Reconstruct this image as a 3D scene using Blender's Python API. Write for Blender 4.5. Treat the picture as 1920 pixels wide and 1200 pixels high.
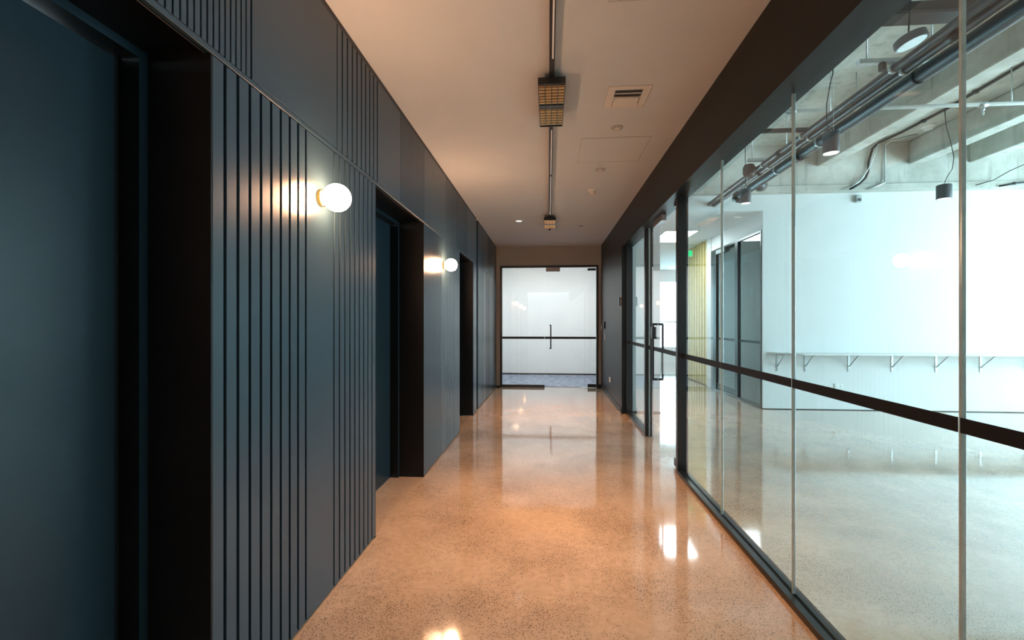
import bpy, bmesh, math, random
from mathutils import Vector, Matrix
random.seed(7)
for o in list(bpy.data.objects):
    bpy.data.objects.remove(o, do_unlink=True)
SC = bpy.context.scene
COL = SC.collection

# ------------------------------------------------------------------ camera
cam_d = bpy.data.cameras.new('camera')
cam_d.lens = 16.0
cam_d.sensor_width = 36.0
cam_d.shift_y = 4 / 1920
cam_d.clip_start = 0.02
cam = bpy.data.objects.new('camera', cam_d)
COL.objects.link(cam)
cam.location = (0, 0, 1.3)
cam.rotation_euler = (math.radians(90), 0, math.atan(68 / 853.33))
SC.camera = cam

# ------------------------------------------------------------------ sky and exposure
SKY = 13.5
w = bpy.data.worlds.new('world')
SC.world = w
w.use_nodes = True
bg = w.node_tree.nodes['Background']
bg.inputs['Color'].default_value = (0.70, 0.90, 1.0, 1)
bg.inputs['Strength'].default_value = SKY
vs = SC.view_settings
vs.view_transform = 'Standard'
vs.look = 'None'
vs.gamma = 1.0
vs.use_curve_mapping = False
vs.exposure = 0.75
WARM = (1.0, 0.555, 0.315)      # sconce lamps
GLOBE = 98.0
LOUVRE_W = 6.6
LOUVRE_COL = (1.0, 0.50, 0.21)
COOL = (0.93, 0.98, 1.0)      # led panels

# window openings of the daylight room: (axis, centre, size) -> light portals
WIN_Y = [(0.4, 2.5), (2.65, 4.75), (4.9, 6.95)]
WIN_Z = (0.35, 3.35)
EAST = 9.0
def portal(loc, rot, sx, sy):
    l = bpy.data.lights.new('window_portal', 'AREA')
    l.shape = 'RECTANGLE'; l.size = sx; l.size_y = sy
    l.cycles.is_portal = True
    o = bpy.data.objects.new('window_portal', l)
    COL.objects.link(o)
    o.location = loc; o.rotation_euler = rot
for y0, y1 in WIN_Y:
    portal((EAST + 0.02, (y0 + y1) / 2, sum(WIN_Z) / 2), (0, math.radians(90), 0), WIN_Z[1] - WIN_Z[0], y1 - y0)
NORTH_X = [(1.9, 3.1), (3.4, 4.9), (5.2, 6.9)]
NORTH_Z = (0.5, 2.6)
for x0, x1 in NORTH_X:
    portal(((x0 + x1) / 2, 15.02, sum(NORTH_Z) / 2), (math.radians(-90), 0, 0), x1 - x0, NORTH_Z[1] - NORTH_Z[0])

# ------------------------------------------------------------------ materials
def pset(n, **k):
    for a, v in k.items():
        n.inputs[a.replace('_', ' ')].default_value = v
def mat(name, col, rough=0.5, metal=0.0, spec=0.5, noise=None, bump=0.0, bscale=300.0, coat=0.0):
    m = bpy.data.materials.new(name); m.use_nodes = True
    nt = m.node_tree; b = nt.nodes['Principled BSDF']
    b.inputs['Base Color'].default_value = (*col, 1)
    b.inputs['Roughness'].default_value = rough
    b.inputs['Metallic'].default_value = metal
    b.inputs['Specular IOR Level'].default_value = spec
    b.inputs['Coat Weight'].default_value = coat
    g = nt.nodes.new('ShaderNodeNewGeometry')
    if noise:
        sc, amt = noise
        t = nt.nodes.new('ShaderNodeTexNoise'); t.inputs['Scale'].default_value = sc; t.inputs['Detail'].default_value = 5
        nt.links.new(g.outputs['Position'], t.inputs['Vector'])
        r = nt.nodes.new('ShaderNodeMapRange')
        r.inputs['From Min'].default_value = 0.3; r.inputs['From Max'].default_value = 0.7
        r.inputs['To Min'].default_value = 1 - amt; r.inputs['To Max'].default_value = 1 + amt
        nt.links.new(t.outputs['Fac'], r.inputs['Value'])
        x = nt.nodes.new('ShaderNodeMix'); x.data_type = 'RGBA'; x.blend_type = 'MULTIPLY'
        x.inputs['Factor'].default_value = 1
        x.inputs['A'].default_value = (*col, 1)
        nt.links.new(r.outputs['Result'], x.inputs['B'])
        nt.links.new(x.outputs['Result'], b.inputs['Base Color'])
    if bump:
        t2 = nt.nodes.new('ShaderNodeTexNoise'); t2.inputs['Scale'].default_value = bscale
        nt.links.new(g.outputs['Position'], t2.inputs['Vector'])
        bp = nt.nodes.new('ShaderNodeBump'); bp.inputs['Strength'].default_value = bump; bp.inputs['Distance'].default_value = 0.002
        nt.links.new(t2.outputs['Fac'], bp.inputs['Height'])
        nt.links.new(bp.outputs['Normal'], b.inputs['Normal'])
    return m
def emit(name, col, s):
    m = bpy.data.materials.new(name); m.use_nodes = True
    nt = m.node_tree; nt.nodes.clear()
    e = nt.nodes.new('ShaderNodeEmission'); o = nt.nodes.new('ShaderNodeOutputMaterial')
    e.inputs['Color'].default_value = (*col, 1); e.inputs['Strength'].default_value = s
    nt.links.new(e.outputs[0], o.inputs['Surface'])
    return m
def glass(name, tint, refl=1.7, rough=0.0):
    # thin architectural pane: reflects by Fresnel on its outer faces, tints what passes
    m = bpy.data.materials.new(name); m.use_nodes = True
    nt = m.node_tree; nt.nodes.clear()
    o = nt.nodes.new('ShaderNodeOutputMaterial')
    t = nt.nodes.new('ShaderNodeBsdfTransparent'); t.inputs['Color'].default_value = (*tint, 1)
    t2 = nt.nodes.new('ShaderNodeBsdfTransparent')
    g = nt.nodes.new('ShaderNodeBsdfGlossy'); g.inputs['Roughness'].default_value = rough
    g.inputs['Color'].default_value = (1, 1, 1, 1)
    fr = nt.nodes.new('ShaderNodeFresnel'); fr.inputs['IOR'].default_value = 1.5
    mu = nt.nodes.new('ShaderNodeMath'); mu.operation = 'MULTIPLY'; mu.use_clamp = True; mu.inputs[1].default_value = refl
    mx = nt.nodes.new('ShaderNodeMixShader'); mb = nt.nodes.new('ShaderNodeMixShader')
    ge = nt.nodes.new('ShaderNodeNewGeometry')
    L = nt.links.new
    L(fr.outputs[0], mu.inputs[0]); L(mu.outputs[0], mx.inputs[0])
    L(t.outputs[0], mx.inputs[1]); L(g.outputs[0], mx.inputs[2])
    L(ge.outputs['Backfacing'], mb.inputs[0]); L(mx.outputs[0], mb.inputs[1]); L(t2.outputs[0], mb.inputs[2])
    L(mb.outputs[0], o.inputs['Surface'])
    return m
def floor_mat():
    m = bpy.data.materials.new('polished_concrete'); m.use_nodes = True
    nt = m.node_tree; b = nt.nodes['Principled BSDF']; L = nt.links.new
    N = nt.nodes.new
    g = N('ShaderNodeNewGeometry')
    def noise(sc, det=4, rough=0.55):
        t = N('ShaderNodeTexNoise'); t.inputs['Scale'].default_value = sc; t.inputs['Detail'].default_value = det
        t.inputs['Roughness'].default_value = rough
        L(g.outputs['Position'], t.inputs['Vector']); return t
    def rng(src, a, b_, c, d):
        r = N('ShaderNodeMapRange'); r.inputs['From Min'].default_value = a; r.inputs['From Max'].default_value = b_
        r.inputs['To Min'].default_value = c; r.inputs['To Max'].default_value = d
        L(src, r.inputs['Value']); return r.outputs['Result']
    def math_(op, a, b_):
        k = N('ShaderNodeMath'); k.operation = op
        for i, v in enumerate((a, b_)):
            if isinstance(v, (int, float)): k.inputs[i].default_value = v
            else: L(v, k.inputs[i])
        return k.outputs[0]
    def mixc(fac, A, B, mode='MIX'):
        x = N('ShaderNodeMix'); x.data_type = 'RGBA'; x.blend_type = mode
        if isinstance(fac, (int, float)): x.inputs['Factor'].default_value = fac
        else: L(fac, x.inputs['Factor'])
        for nm, v in (('A', A), ('B', B)):
            if isinstance(v, tuple): x.inputs[nm].default_value = (*v, 1)
            else: L(v, x.inputs[nm])
        return x.outputs['Result']
    cloud = noise(1.1, 5, 0.6)
    base = mixc(rng(cloud.outputs['Fac'], 0.3, 0.7, 0, 1), (0.48, 0.345, 0.25), (0.68, 0.505, 0.38))
    fine = noise(28, 3)
    base = mixc(rng(fine.outputs['Fac'], 0.35, 0.65, 0, 0.25), base, (0.28, 0.20, 0.145))
    v = N('ShaderNodeTexVoronoi'); v.inputs['Scale'].default_value = 120
    L(g.outputs['Position'], v.inputs['Vector'])
    spot = rng(v.outputs['Distance'], 0.22, 0.42, 1, 0)
    sep = N('ShaderNodeSeparateColor'); L(v.outputs['Color'], sep.inputs[0])
    patch = noise(1.9, 4)
    shade = rng(patch.outputs['Fac'], 0.42, 0.66, 0, 0.35)
    base = mixc(shade, base, (0.30, 0.205, 0.145))
    dens = rng(patch.outputs['Fac'], 0.40, 0.60, 0.04, 0.95)
    pick = math_('LESS_THAN', sep.outputs[0], dens)
    sx = N('ShaderNodeSeparateXYZ'); L(g.outputs['Position'], sx.inputs[0])
    field = math_('GREATER_THAN', sx.outputs['X'], -1.03)
    dark = math_('MULTIPLY', math_('MULTIPLY', spot, pick), field)
    base = mixc(math_('MULTIPLY', dark, 0.8), base, (0.065, 0.042, 0.03))
    v2 = N('ShaderNodeTexVoronoi'); v2.inputs['Scale'].default_value = 130
    L(g.outputs['Position'], v2.inputs['Vector'])
    s2 = N('ShaderNodeSeparateColor'); L(v2.outputs['Color'], s2.inputs[0])
    lite = math_('MULTIPLY', math_('MULTIPLY', rng(v2.outputs['Distance'], 0.2, 0.4, 1, 0), math_('GREATER_THAN', s2.outputs[1], 0.6)), field)
    base = mixc(math_('MULTIPLY', lite, 0.35), base, (0.66, 0.58, 0.48))
    # saw cut control joints every 3.05 m
    fy = math_('ABSOLUTE', math_('SUBTRACT', math_('FRACT', math_('DIVIDE', math_('ADD', sx.outputs['Y'], 8.0), 3.05), 0), 0.336), 0)
    joint = math_('MULTIPLY', math_('LESS_THAN', fy, 0.0008), 0.22)
    base = mixc(joint, base, (0.16, 0.12, 0.10))
    L(base, b.inputs['Base Color'])
    L(rng(cloud.outputs['Fac'], 0.3, 0.7, 0.055, 0.10), b.inputs['Roughness'])
    b.inputs['Specular IOR Level'].default_value = 0.7
    b.inputs['Coat Weight'].default_value = 0.8; b.inputs['Coat Roughness'].default_value = 0.06; b.inputs['Coat IOR'].default_value = 1.5
    return m
def carpet_mat():
    m = mat('carpet', (0.17, 0.19, 0.24), 0.95, spec=0.1)
    nt = m.node_tree; b = nt.nodes['Principled BSDF']; L = nt.links.new
    g = nt.nodes.new('ShaderNodeNewGeometry')
    mp = nt.nodes.new('ShaderNodeMapping'); mp.inputs['Scale'].default_value = (3, 9, 1)
    t = nt.nodes.new('ShaderNodeTexNoise'); t.inputs['Scale'].default_value = 2.5; t.inputs['Detail'].default_value = 6
    cr = nt.nodes.new('ShaderNodeValToRGB')
    cr.color_ramp.elements[0].position = 0.35; cr.color_ramp.elements[0].color = (0.10, 0.12, 0.17, 1)
    cr.color_ramp.elements[1].position = 0.65; cr.color_ramp.elements[1].color = (0.34, 0.36, 0.42, 1)
    L(g.outputs['Position'], mp.inputs[0]); L(mp.outputs[0], t.inputs['Vector']); L(t.outputs['Fac'], cr.inputs[0]); L(cr.outputs[0], b.inputs['Base Color'])
    return m
def concrete_mat():
    m = mat('raw_concrete', (0.5, 0.5, 0.46), 0.85, spec=0.3, bump=0.3, bscale=40)
    nt = m.node_tree; b = nt.nodes['Principled BSDF']; L = nt.links.new
    g = nt.nodes.new('ShaderNodeNewGeometry')
    t = nt.nodes.new('ShaderNodeTexNoise'); t.inputs['Scale'].default_value = 1.6; t.inputs['Detail'].default_value = 8; t.inputs['Roughness'].default_value = 0.65
    cr = nt.nodes.new('ShaderNodeValToRGB')
    cr.color_ramp.elements[0].position = 0.3; cr.color_ramp.elements[0].color = (0.36, 0.35, 0.30, 1)
    cr.color_ramp.elements[1].position = 0.62; cr.color_ramp.elements[1].color = (0.60, 0.60, 0.55, 1)
    L(g.outputs['Position'], t.inputs['Vector']); L(t.outputs['Fac'], cr.inputs[0])
    mp = nt.nodes.new('ShaderNodeMapping'); mp.inputs['Scale'].default_value = (7, 7, 0.8)
    t2 = nt.nodes.new('ShaderNodeTexNoise'); t2.inputs['Scale'].default_value = 1.5; t2.inputs['Detail'].default_value = 4
    L(g.outputs['Position'], mp.inputs[0]); L(mp.outputs[0], t2.inputs['Vector'])
    r = nt.nodes.new('ShaderNodeMapRange'); r.inputs['From Min'].default_value = 0.58; r.inputs['From Max'].default_value = 0.75
    r.inputs['To Min'].default_value = 0; r.inputs['To Max'].default_value = 0.55
    L(t2.outputs['Fac'], r.inputs['Value'])
    x = nt.nodes.new('ShaderNodeMix'); x.data_type = 'RGBA'; x.inputs['B'].default_value = (0.20, 0.19, 0.16, 1)
    L(r.outputs['Result'], x.inputs['Factor']); L(cr.outputs[0], x.inputs['A']); L(x.outputs['Result'], b.inputs['Base Color'])
    return m

M = dict(
    navy=mat('navy_panel_paint', (0.023, 0.043, 0.056), 0.32, spec=0.5, noise=(5, 0.04)),
    groove_shade=mat('groove_shade_backing', (0.004, 0.005, 0.006), 0.8),  # near-black backing: shade inside the slat grooves painted into the colour
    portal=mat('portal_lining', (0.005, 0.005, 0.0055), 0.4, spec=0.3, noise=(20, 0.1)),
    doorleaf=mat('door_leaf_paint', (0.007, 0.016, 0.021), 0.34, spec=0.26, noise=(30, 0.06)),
    trim=mat('dark_trim', (0.016, 0.013, 0.012), 0.5, noise=(30, 0.08)),
    black=mat('black_wall_paint', (0.0045, 0.0044, 0.0045), 0.42, spec=0.33, noise=(25, 0.08)),
    metal=mat('black_powdercoat', (0.012, 0.013, 0.015), 0.28, spec=0.55, noise=(80, 0.08)),
    ceil=mat('ceiling_paint', (0.58, 0.59, 0.60), 0.8, spec=0.2, noise=(3, 0.02)),
    taupe=mat('end_wall_paint', (0.44, 0.415, 0.39), 0.75, spec=0.2, noise=(4, 0.03)),
    white=mat('white_wall_paint', (0.72, 0.725, 0.715), 0.7, spec=0.2, noise=(3, 0.015)),
    gloss=mat('white_plastic', (0.80, 0.79, 0.76), 0.35, noise=(50, 0.02)),
    vent=mat('vent_white', (0.66, 0.60, 0.54), 0.5, noise=(40, 0.02)),
    greywall=mat('grey_wall', (0.30, 0.33, 0.33), 0.7, noise=(3, 0.03)),
    concrete=concrete_mat(),
    floor=floor_mat(),
    carpet=carpet_mat(),
    glass=glass('clear_glass', (0.795, 0.935, 0.95), 1.3),
    glass2=glass('door_glass', (0.93, 0.97, 0.97)),
    glass3=glass('grey_glass', (0.58, 0.68, 0.69)),
    joint=mat('glass_joint', (0.50, 0.62, 0.62), 0.22, metal=0.1, noise=(20, 0.1)),
    band=mat('band_film', (0.008, 0.008, 0.0095), 0.45, spec=0.3, noise=(20, 0.1)),
    brass=mat('brushed_brass', (0.80, 0.48, 0.13), 0.22, metal=1.0, noise=(90, 0.08)),
    gold=mat('gold_louvre', (0.55, 0.37, 0.19), 0.16, metal=1.0, noise=(90, 0.06)),
    gold_shade=mat('shaded_gold', (0.03, 0.016, 0.008), 0.3, metal=0.7, noise=(40, 0.1)),  # gold darkened to paint in the shade between louvre blades
    globe=emit('globe_glass', WARM, GLOBE),
    led=emit('led_diffuser', COOL, 14.0),
    led_soft=emit('led_soft', COOL, 5.0),
    pend=emit('pendant_diffuser', (1.0, 0.98, 0.95), 1.0),
    exit=emit('exit_green', (0.03, 0.75, 0.25), 1.0),
    pipe=mat('dark_pipe_paint', (0.032, 0.030, 0.032), 0.42, spec=0.45, noise=(12, 0.12)),
    duct=mat('brown_duct_paint', (0.055, 0.040, 0.035), 0.5, noise=(10, 0.15)),
    grey=mat('pendant_grey', (0.085, 0.085, 0.09), 0.5, noise=(40, 0.06)),
    galv=mat('galvanised_steel', (0.52, 0.55, 0.55), 0.35, metal=0.6, noise=(30, 0.1)),
    whitepipe=mat('white_pipe_paint', (0.72, 0.75, 0.74), 0.4, noise=(20, 0.04)),
    cable=mat('black_cable', (0.012, 0.012, 0.013), 0.5, noise=(60, 0.1)),
    wood=mat('pale_batten_wood', (0.66, 0.52, 0.23), 0.55, noise=(14, 0.12)),
    wooddark=mat('batten_backing', (0.30, 0.26, 0.14), 0.8, noise=(10, 0.1)),
    steel=mat('patch_steel', (0.30, 0.27, 0.27), 0.35, metal=0.5, noise=(50, 0.08)),
)

# ------------------------------------------------------------------ builders
ORG = {}
_cache = {}
def link(name, me, loc, parent):
    o = bpy.data.objects.new(name, me)
    COL.objects.link(o)
    loc = Vector(loc)
    ORG[o.name] = loc.copy()
    if parent is not None:
        o.parent = parent
        o.location = loc - ORG[parent.name]
    else:
        o.location = loc
    return o
def tag(o, label, cat, group=None, kind=None):
    o['label'] = label; o['category'] = cat
    if group: o['group'] = group
    if kind: o['kind'] = kind
    return o
def root(name, loc, label, cat, group=None, kind=None):
    return tag(link(name, None, loc, None), label, cat, group, kind)
def box(name, x, y, z, m, parent=None, bev=0.0):
    dx, dy, dz = x[1] - x[0], y[1] - y[0], z[1] - z[0]
    key = (round(dx, 4), round(dy, 4), round(dz, 4), m, bev)
    if key not in _cache:
        bm = bmesh.new()
        bmesh.ops.create_cube(bm, size=1, matrix=Matrix.Diagonal((dx, dy, dz, 1)))
        if bev:
            bmesh.ops.bevel(bm, geom=bm.edges[:], offset=bev, segments=1, affect='EDGES')
        me = bpy.data.meshes.new(name); bm.to_mesh(me); bm.free()
        me.materials.append(M[m]); _cache[key] = me
    return link(name, _cache[key], ((x[0] + x[1]) / 2, (y[0] + y[1]) / 2, (z[0] + z[1]) / 2), parent)
def boxes(name, lst, m, parent=None, loc=(0, 0, 0)):
    """several boxes joined to one mesh (one part made of connected pieces)"""
    bm = bmesh.new(); L = Vector(loc)
    for x, y, z in lst:
        c = Vector(((x[0] + x[1]) / 2, (y[0] + y[1]) / 2, (z[0] + z[1]) / 2)) - L
        bmesh.ops.create_cube(bm, size=1, matrix=Matrix.Translation(c) @ Matrix.Diagonal((x[1] - x[0], y[1] - y[0], z[1] - z[0], 1)))
    me = bpy.data.meshes.new(name); bm.to_mesh(me); bm.free(); me.materials.append(M[m])
    return link(name, me, L, parent)
def prism(name, poly, z0, z1, m, parent=None):
    c = Vector((sum(p[0] for p in poly) / len(poly), sum(p[1] for p in poly) / len(poly), z0))
    bm = bmesh.new()
    f = bm.faces.new([bm.verts.new((p[0] - c.x, p[1] - c.y, 0)) for p in poly])
    r = bmesh.ops.extrude_face_region(bm, geom=[f])
    bmesh.ops.translate(bm, verts=[v for v in r['geom'] if isinstance(v, bmesh.types.BMVert)], vec=(0, 0, z1 - z0))
    bmesh.ops.recalc_face_normals(bm, faces=bm.faces)
    me = bpy.data.meshes.new(name); bm.to_mesh(me); bm.free(); me.materials.append(M[m])
    return link(name, me, c, parent)
def tube(name, pts, r, m, parent=None, seg=12, loc=None):
    P = [Vector(p) for p in pts]
    L = Vector(loc) if loc is not None else P[0].copy()
    bm = bmesh.new(); rings = []
    t0 = (P[1] - P[0]).normalized()
    up = Vector((0, 0, 1)) if abs(t0.z) < 0.9 else Vector((1, 0, 0))
    n = (up - t0 * up.dot(t0)).normalized()
    for i, p in enumerate(P):
        a = P[max(i - 1, 0)]; b = P[min(i + 1, len(P) - 1)]
        t = (b - a).normalized()
        n = (n - t * n.dot(t)).normalized(); bt = t.cross(n)
        rr = r[i] if isinstance(r, (list, tuple)) else r
        rings.append([bm.verts.new(p - L + n * (math.cos(q) * rr) + bt * (math.sin(q) * rr)) for q in [2 * math.pi * k / seg for k in range(seg)]])
    for A, B in zip(rings, rings[1:]):
        for k in range(seg):
            f = bm.faces.new((A[k], A[(k + 1) % seg], B[(k + 1) % seg], B[k])); f.smooth = True
    bm.faces.new(rings[0][::-1]); bm.faces.new(rings[-1])
    bmesh.ops.recalc_face_normals(bm, faces=bm.faces)
    me = bpy.data.meshes.new(name); bm.to_mesh(me); bm.free(); me.materials.append(M[m])
    return link(name, me, L, parent)
def lathe(name, prof, loc, m, parent=None, axis='Z', seg=24, smooth=True, rot=None):
    """prof: list of (radius, height) from one end to the other, capped where radius > 0"""
    bm = bmesh.new(); rings = []
    R = {'Z': Matrix.Identity(3), 'X': Matrix.Rotation(math.radians(90), 3, 'Y'), 'Y': Matrix.Rotation(math.radians(-90), 3, 'X')}[axis]
    if rot is not None: R = rot
    for r, h in prof:
        if r < 1e-6: rings.append([bm.verts.new(R @ Vector((0, 0, h)))])
        else: rings.append([bm.verts.new(R @ Vector((r * math.cos(q), r * math.sin(q), h))) for q in [2 * math.pi * k / seg for k in range(seg)]])
    for A, B in zip(rings, rings[1:]):
        for k in range(seg):
            k2 = (k + 1) % seg
            vs_ = [A[k % len(A)], A[k2 % len(A)], B[k2 % len(B)], B[k % len(B)]]
            u = []
            for v in vs_:
                if v not in u: u.append(v)
            if len(u) > 2:
                f = bm.faces.new(u); f.smooth = smooth
    for Rg, e in ((rings[0], 0), (rings[-1], 1)):
        if len(Rg) > 1: bm.faces.new(Rg if e else Rg[::-1])
    bmesh.ops.recalc_face_normals(bm, faces=bm.faces)
    me = bpy.data.meshes.new(name); bm.to_mesh(me); bm.free(); me.materials.append(M[m])
    try:
        me.set_sharp_from_angle(angle=math.radians(40))
    except Exception:
        pass
    return link(name, me, loc, parent)
def copy_tree(o, loc, label=None, group=None):
    d = Vector(loc) - ORG[o.name]
    def rec(s, par):
        c = s.copy(); COL.objects.link(c)
        ORG[c.name] = ORG[s.name] + d
        c.parent = par
        if par is None: c.location = s.location + d
        for ch in [x for x in list(bpy.data.objects) if x.parent == s]:
            rec(ch, c)
        return c
    r = rec(o, None)
    if label: r['label'] = label
    if group: r['group'] = group
    return r
def S(o, label, cat='wall'):
    return tag(o, label, cat, kind='structure')

XL, XR = -1.04, 1.04
ZC = 2.81
# ================================================================== FLOOR
S(box('floor', (-1.7, 9.4), (-5.2, 15.2), (-0.12, 0.0), 'floor'), 'polished concrete floor with speckled aggregate through corridor and room', 'floor')
S(box('floor_lobby', (-1.45, 1.45), (9.16, 11.40), (0.0, 0.006), 'carpet'), 'blue grey streaked carpet behind the far glass door', 'carpet')

# ================================================================== CORRIDOR CEILING
ce = root('ceiling', (0, 2.5, ZC), 'warm beige flat corridor ceiling with service panels', 'ceiling', kind='structure')
box('ceiling_board', (-1.6, 1.20), (-5.0, 9.16), (ZC, ZC + 0.1), 'ceil', ce)

# ================================================================== LEFT PANELLED WALL
wl = root('wall_left', (XL, 3.0, 0), 'dark navy panelled wall with vertical slats and recessed doorways', 'wall', kind='structure')
GROOVE, FACE = 0.0135, 0.022
def board(y0, y1, z0, z1, name='panel_board'):
    box(name, (XL - FACE, XL), (y0, y1), (z0, z1), 'navy', wl, 0.0012)
def slats(y0, y1, pitch, z0, z1):
    n = max(1, round((y1 - y0) / pitch)); p = (y1 - y0) / n
    for i in range(n):
        board(y0 + i * p + GROOVE * min(1, p / 0.06) * 0.5, y0 + (i + 1) * p - GROOVE * min(1, p / 0.06) * 0.5, z0, z1, 'slat')
def fine(y0, y1, pitch, z0, z1):
    n = round((y1 - y0) / pitch); p = (y1 - y0) / n; g = 0.0055
    o = boxes('fine_slats', [((XL - FACE, XL), (y0 + i * p + g / 2, y0 + (i + 1) * p - g / 2), (z0, z1)) for i in range(n)], 'navy', wl, (XL, (y0 + y1) / 2, z0))
    o['kind'] = 'stuff'
RAIL0, RAIL1, TOP = 2.13, 2.155, ZC - 0.034
PORTALS = [(0.28, 1.33), (2.68, 3.744), (5.297, 6.283)]
SLOT = (6.55, 6.70)
LZ = (0.012, RAIL0)
UZ = (RAIL1, TOP)
# backing piers between the doorways, reaching the recess depth
for a, b in ((-5.0, 0.28), (1.33, 2.68), (3.744, 5.297), (6.283, SLOT[0]), (SLOT[1], 9.06)):
    box('pier', (-1.60, XL - FACE), (a + 0.012, b - 0.012) if a > 0 else (a, b - 0.012), (0.0, 2.14), 'groove_shade', wl)
box('upper_backing', (-1.60, XL - FACE), (-5.0, SLOT[0]), (2.1575, ZC), 'groove_shade', wl)
box('upper_backing', (-1.60, XL - FACE), (SLOT[1], 9.06), (2.1575, ZC), 'groove_shade', wl)
box('slot_back', (-1.60, XL - 0.06), SLOT, (0, ZC), 'trim', wl)
# lower boards
board(-5.0, -3.0, *LZ); board(-2.985, -1.5, *LZ); board(-1.485, -0.60, *LZ); board(-0.588, -0.30, *LZ); slats(-0.29, 0.28, 0.0613, *LZ)
slats(1.33, 1.883, 0.0613, *LZ); board(1.889, 2.135, *LZ); slats(2.14, 2.68, 0.0603, *LZ)
fine(3.744, 4.371, 0.0255, *LZ); board(4.376, 4.537, *LZ); slats(4.54, 5.297, 0.0613, *LZ)
board(6.283, SLOT[0], *LZ)
slats(SLOT[1], 7.25, 0.0613, *LZ); board(7.256, 7.55, *LZ); slats(7.556, 8.05, 0.0613, *LZ); board(8.056, 9.06, *LZ)
# mid rail and upper boards
for a, b in ((-5.0, SLOT[0]), (SLOT[1], 9.06)):
    box('mid_rail', (XL - FACE, XL + 0.001), (a, b), (RAIL0 + 0.004, RAIL1 - 0.002), 'navy', wl, 0.002)
board(-5.0, -2.0, *UZ); board(-1.994, 0.30, *UZ); board(0.306, 0.95, *UZ)
slats(0.955, 1.52, 0.0255, *UZ)
board(1.526, 2.17, *UZ); slats(2.172, 2.704, 0.0613, *UZ); board(2.712, 3.141, *UZ); fine(3.145, 3.75, 0.0255, *UZ)
board(3.755, 4.569, *UZ); slats(4.572, 5.15, 0.0613, *UZ); fine(5.154, 5.79, 0.0255, *UZ); board(5.796, SLOT[0], *UZ)
slats(SLOT[1], 7.25, 0.0613, *UZ); board(7.256, 7.80, *UZ); slats(7.806, 8.3, 0.0613, *UZ); board(8.306, 9.06, *UZ)
for a, b in ((-5.0, SLOT[0]), (SLOT[1], 9.06)):
    box('top_trim', (XL - FACE, XL - 0.004), (a, b), (TOP + 0.003, ZC), 'trim', wl)
# recessed doorways with flush doors
def doorway(i, y0, y1, label):
    d = root('door_%d' % i, (-1.31, (y0 + y1) / 2, 0), label, 'door', kind='structure')
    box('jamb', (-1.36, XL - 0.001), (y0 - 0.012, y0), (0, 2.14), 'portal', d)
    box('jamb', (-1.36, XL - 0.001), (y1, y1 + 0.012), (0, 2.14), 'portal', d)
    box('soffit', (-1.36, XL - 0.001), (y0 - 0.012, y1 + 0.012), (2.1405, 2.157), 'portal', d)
    box('soffit_bead', (XL - 0.024, XL - 0.016), (y0, y1), (2.134, 2.1405), 'steel', d)
    fw = 0.03
    for a, b in ((y0, y0 + fw), (y1 - fw, y1)):
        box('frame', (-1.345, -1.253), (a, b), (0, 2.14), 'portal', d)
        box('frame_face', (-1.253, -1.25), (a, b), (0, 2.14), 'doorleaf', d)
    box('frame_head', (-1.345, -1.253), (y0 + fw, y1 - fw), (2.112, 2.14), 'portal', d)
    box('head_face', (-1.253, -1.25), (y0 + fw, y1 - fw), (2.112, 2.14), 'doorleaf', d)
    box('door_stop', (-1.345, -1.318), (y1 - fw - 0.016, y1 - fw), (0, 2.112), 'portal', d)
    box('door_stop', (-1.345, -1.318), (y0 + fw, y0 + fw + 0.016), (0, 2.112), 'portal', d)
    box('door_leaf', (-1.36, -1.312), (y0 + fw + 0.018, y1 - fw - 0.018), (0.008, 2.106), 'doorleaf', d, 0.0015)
doorway(1, *PORTALS[0], 'dark blue flush door in the nearest recessed doorway')
doorway(2, *PORTALS[1], 'dark flush door in the middle recessed doorway past the near wall lamp')
doorway(3, *PORTALS[2], 'dark flush door in the farthest recessed doorway past the second wall lamp')

# ================================================================== RIGHT SIDE: BLACK HEADER, BLACK WALL
wr = root('wall_right', (XR, 3.0, 0), 'matte black bulkhead over the glass and black wall beyond it', 'wall', kind='structure')
box('bulkhead', (XR, 1.20), (-5.0, 6.56), (2.368, ZC), 'black', wr)
box('bulkhead_top', (1.06, 1.20), (-5.0, 9.06), (ZC + 0.1, 3.95), 'white', wr)
box('black_wall', (XR, 1.178), (6.56, 9.06), (0, ZC), 'black', wr)
S(box('baseboard_right', (XR - 0.012, XR), (6.56, 9.055), (0, 0.075), 'black', None, 0.002), 'thin black skirting board along the black wall', 'skirting')

# ---- glass partition
wg = root('wall_glass', (1.145, 2.7, 0), 'full height clear glass partition with black frame and black band', 'glass wall', kind='structure')
GX = (1.138, 1.150)
box('sill_frame', (1.10, 1.136), (-5.0, 3.99), (0.0, 0.030), 'metal', wg, 0.002)
box('sill_frame', (1.152, 1.19), (-5.0, 3.99), (0.0, 0.030), 'metal', wg, 0.002)
box('sill_channel', (1.136, 1.152), (-5.0, 3.99), (0.0, 0.022), 'cable', wg)
box('sill_frame', (1.10, 1.19), (5.34, 6.60), (0.0, 0.035), 'metal', wg, 0.002)
box('head_frame', (1.10, 1.136), (-5.0, 6.60), (2.43, 2.46), 'metal', wg, 0.002)
box('head_frame', (1.152, 1.19), (-5.0, 6.60), (2.43, 2.46), 'metal', wg, 0.002)
box('head_channel', (1.136, 1.152), (-5.0, 6.60), (2.445, 2.46), 'cable', wg)
box('post', (1.10, 1.19), (3.985, 4.04), (0.0, 2.43), 'metal', wg, 0.002)
box('post', (1.10, 1.19), (5.285, 5.345), (0.0, 2.43), 'metal', wg, 0.002)
box('post', (1.10, 1.19), (6.55, 6.61), (0.0, 2.43), 'metal', wg, 0.002)
JO = [-4.74, -3.87, -3.0, -2.13, -1.26, -0.386, 0.485, 1.356, 2.227, 3.105, 3.985]
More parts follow.
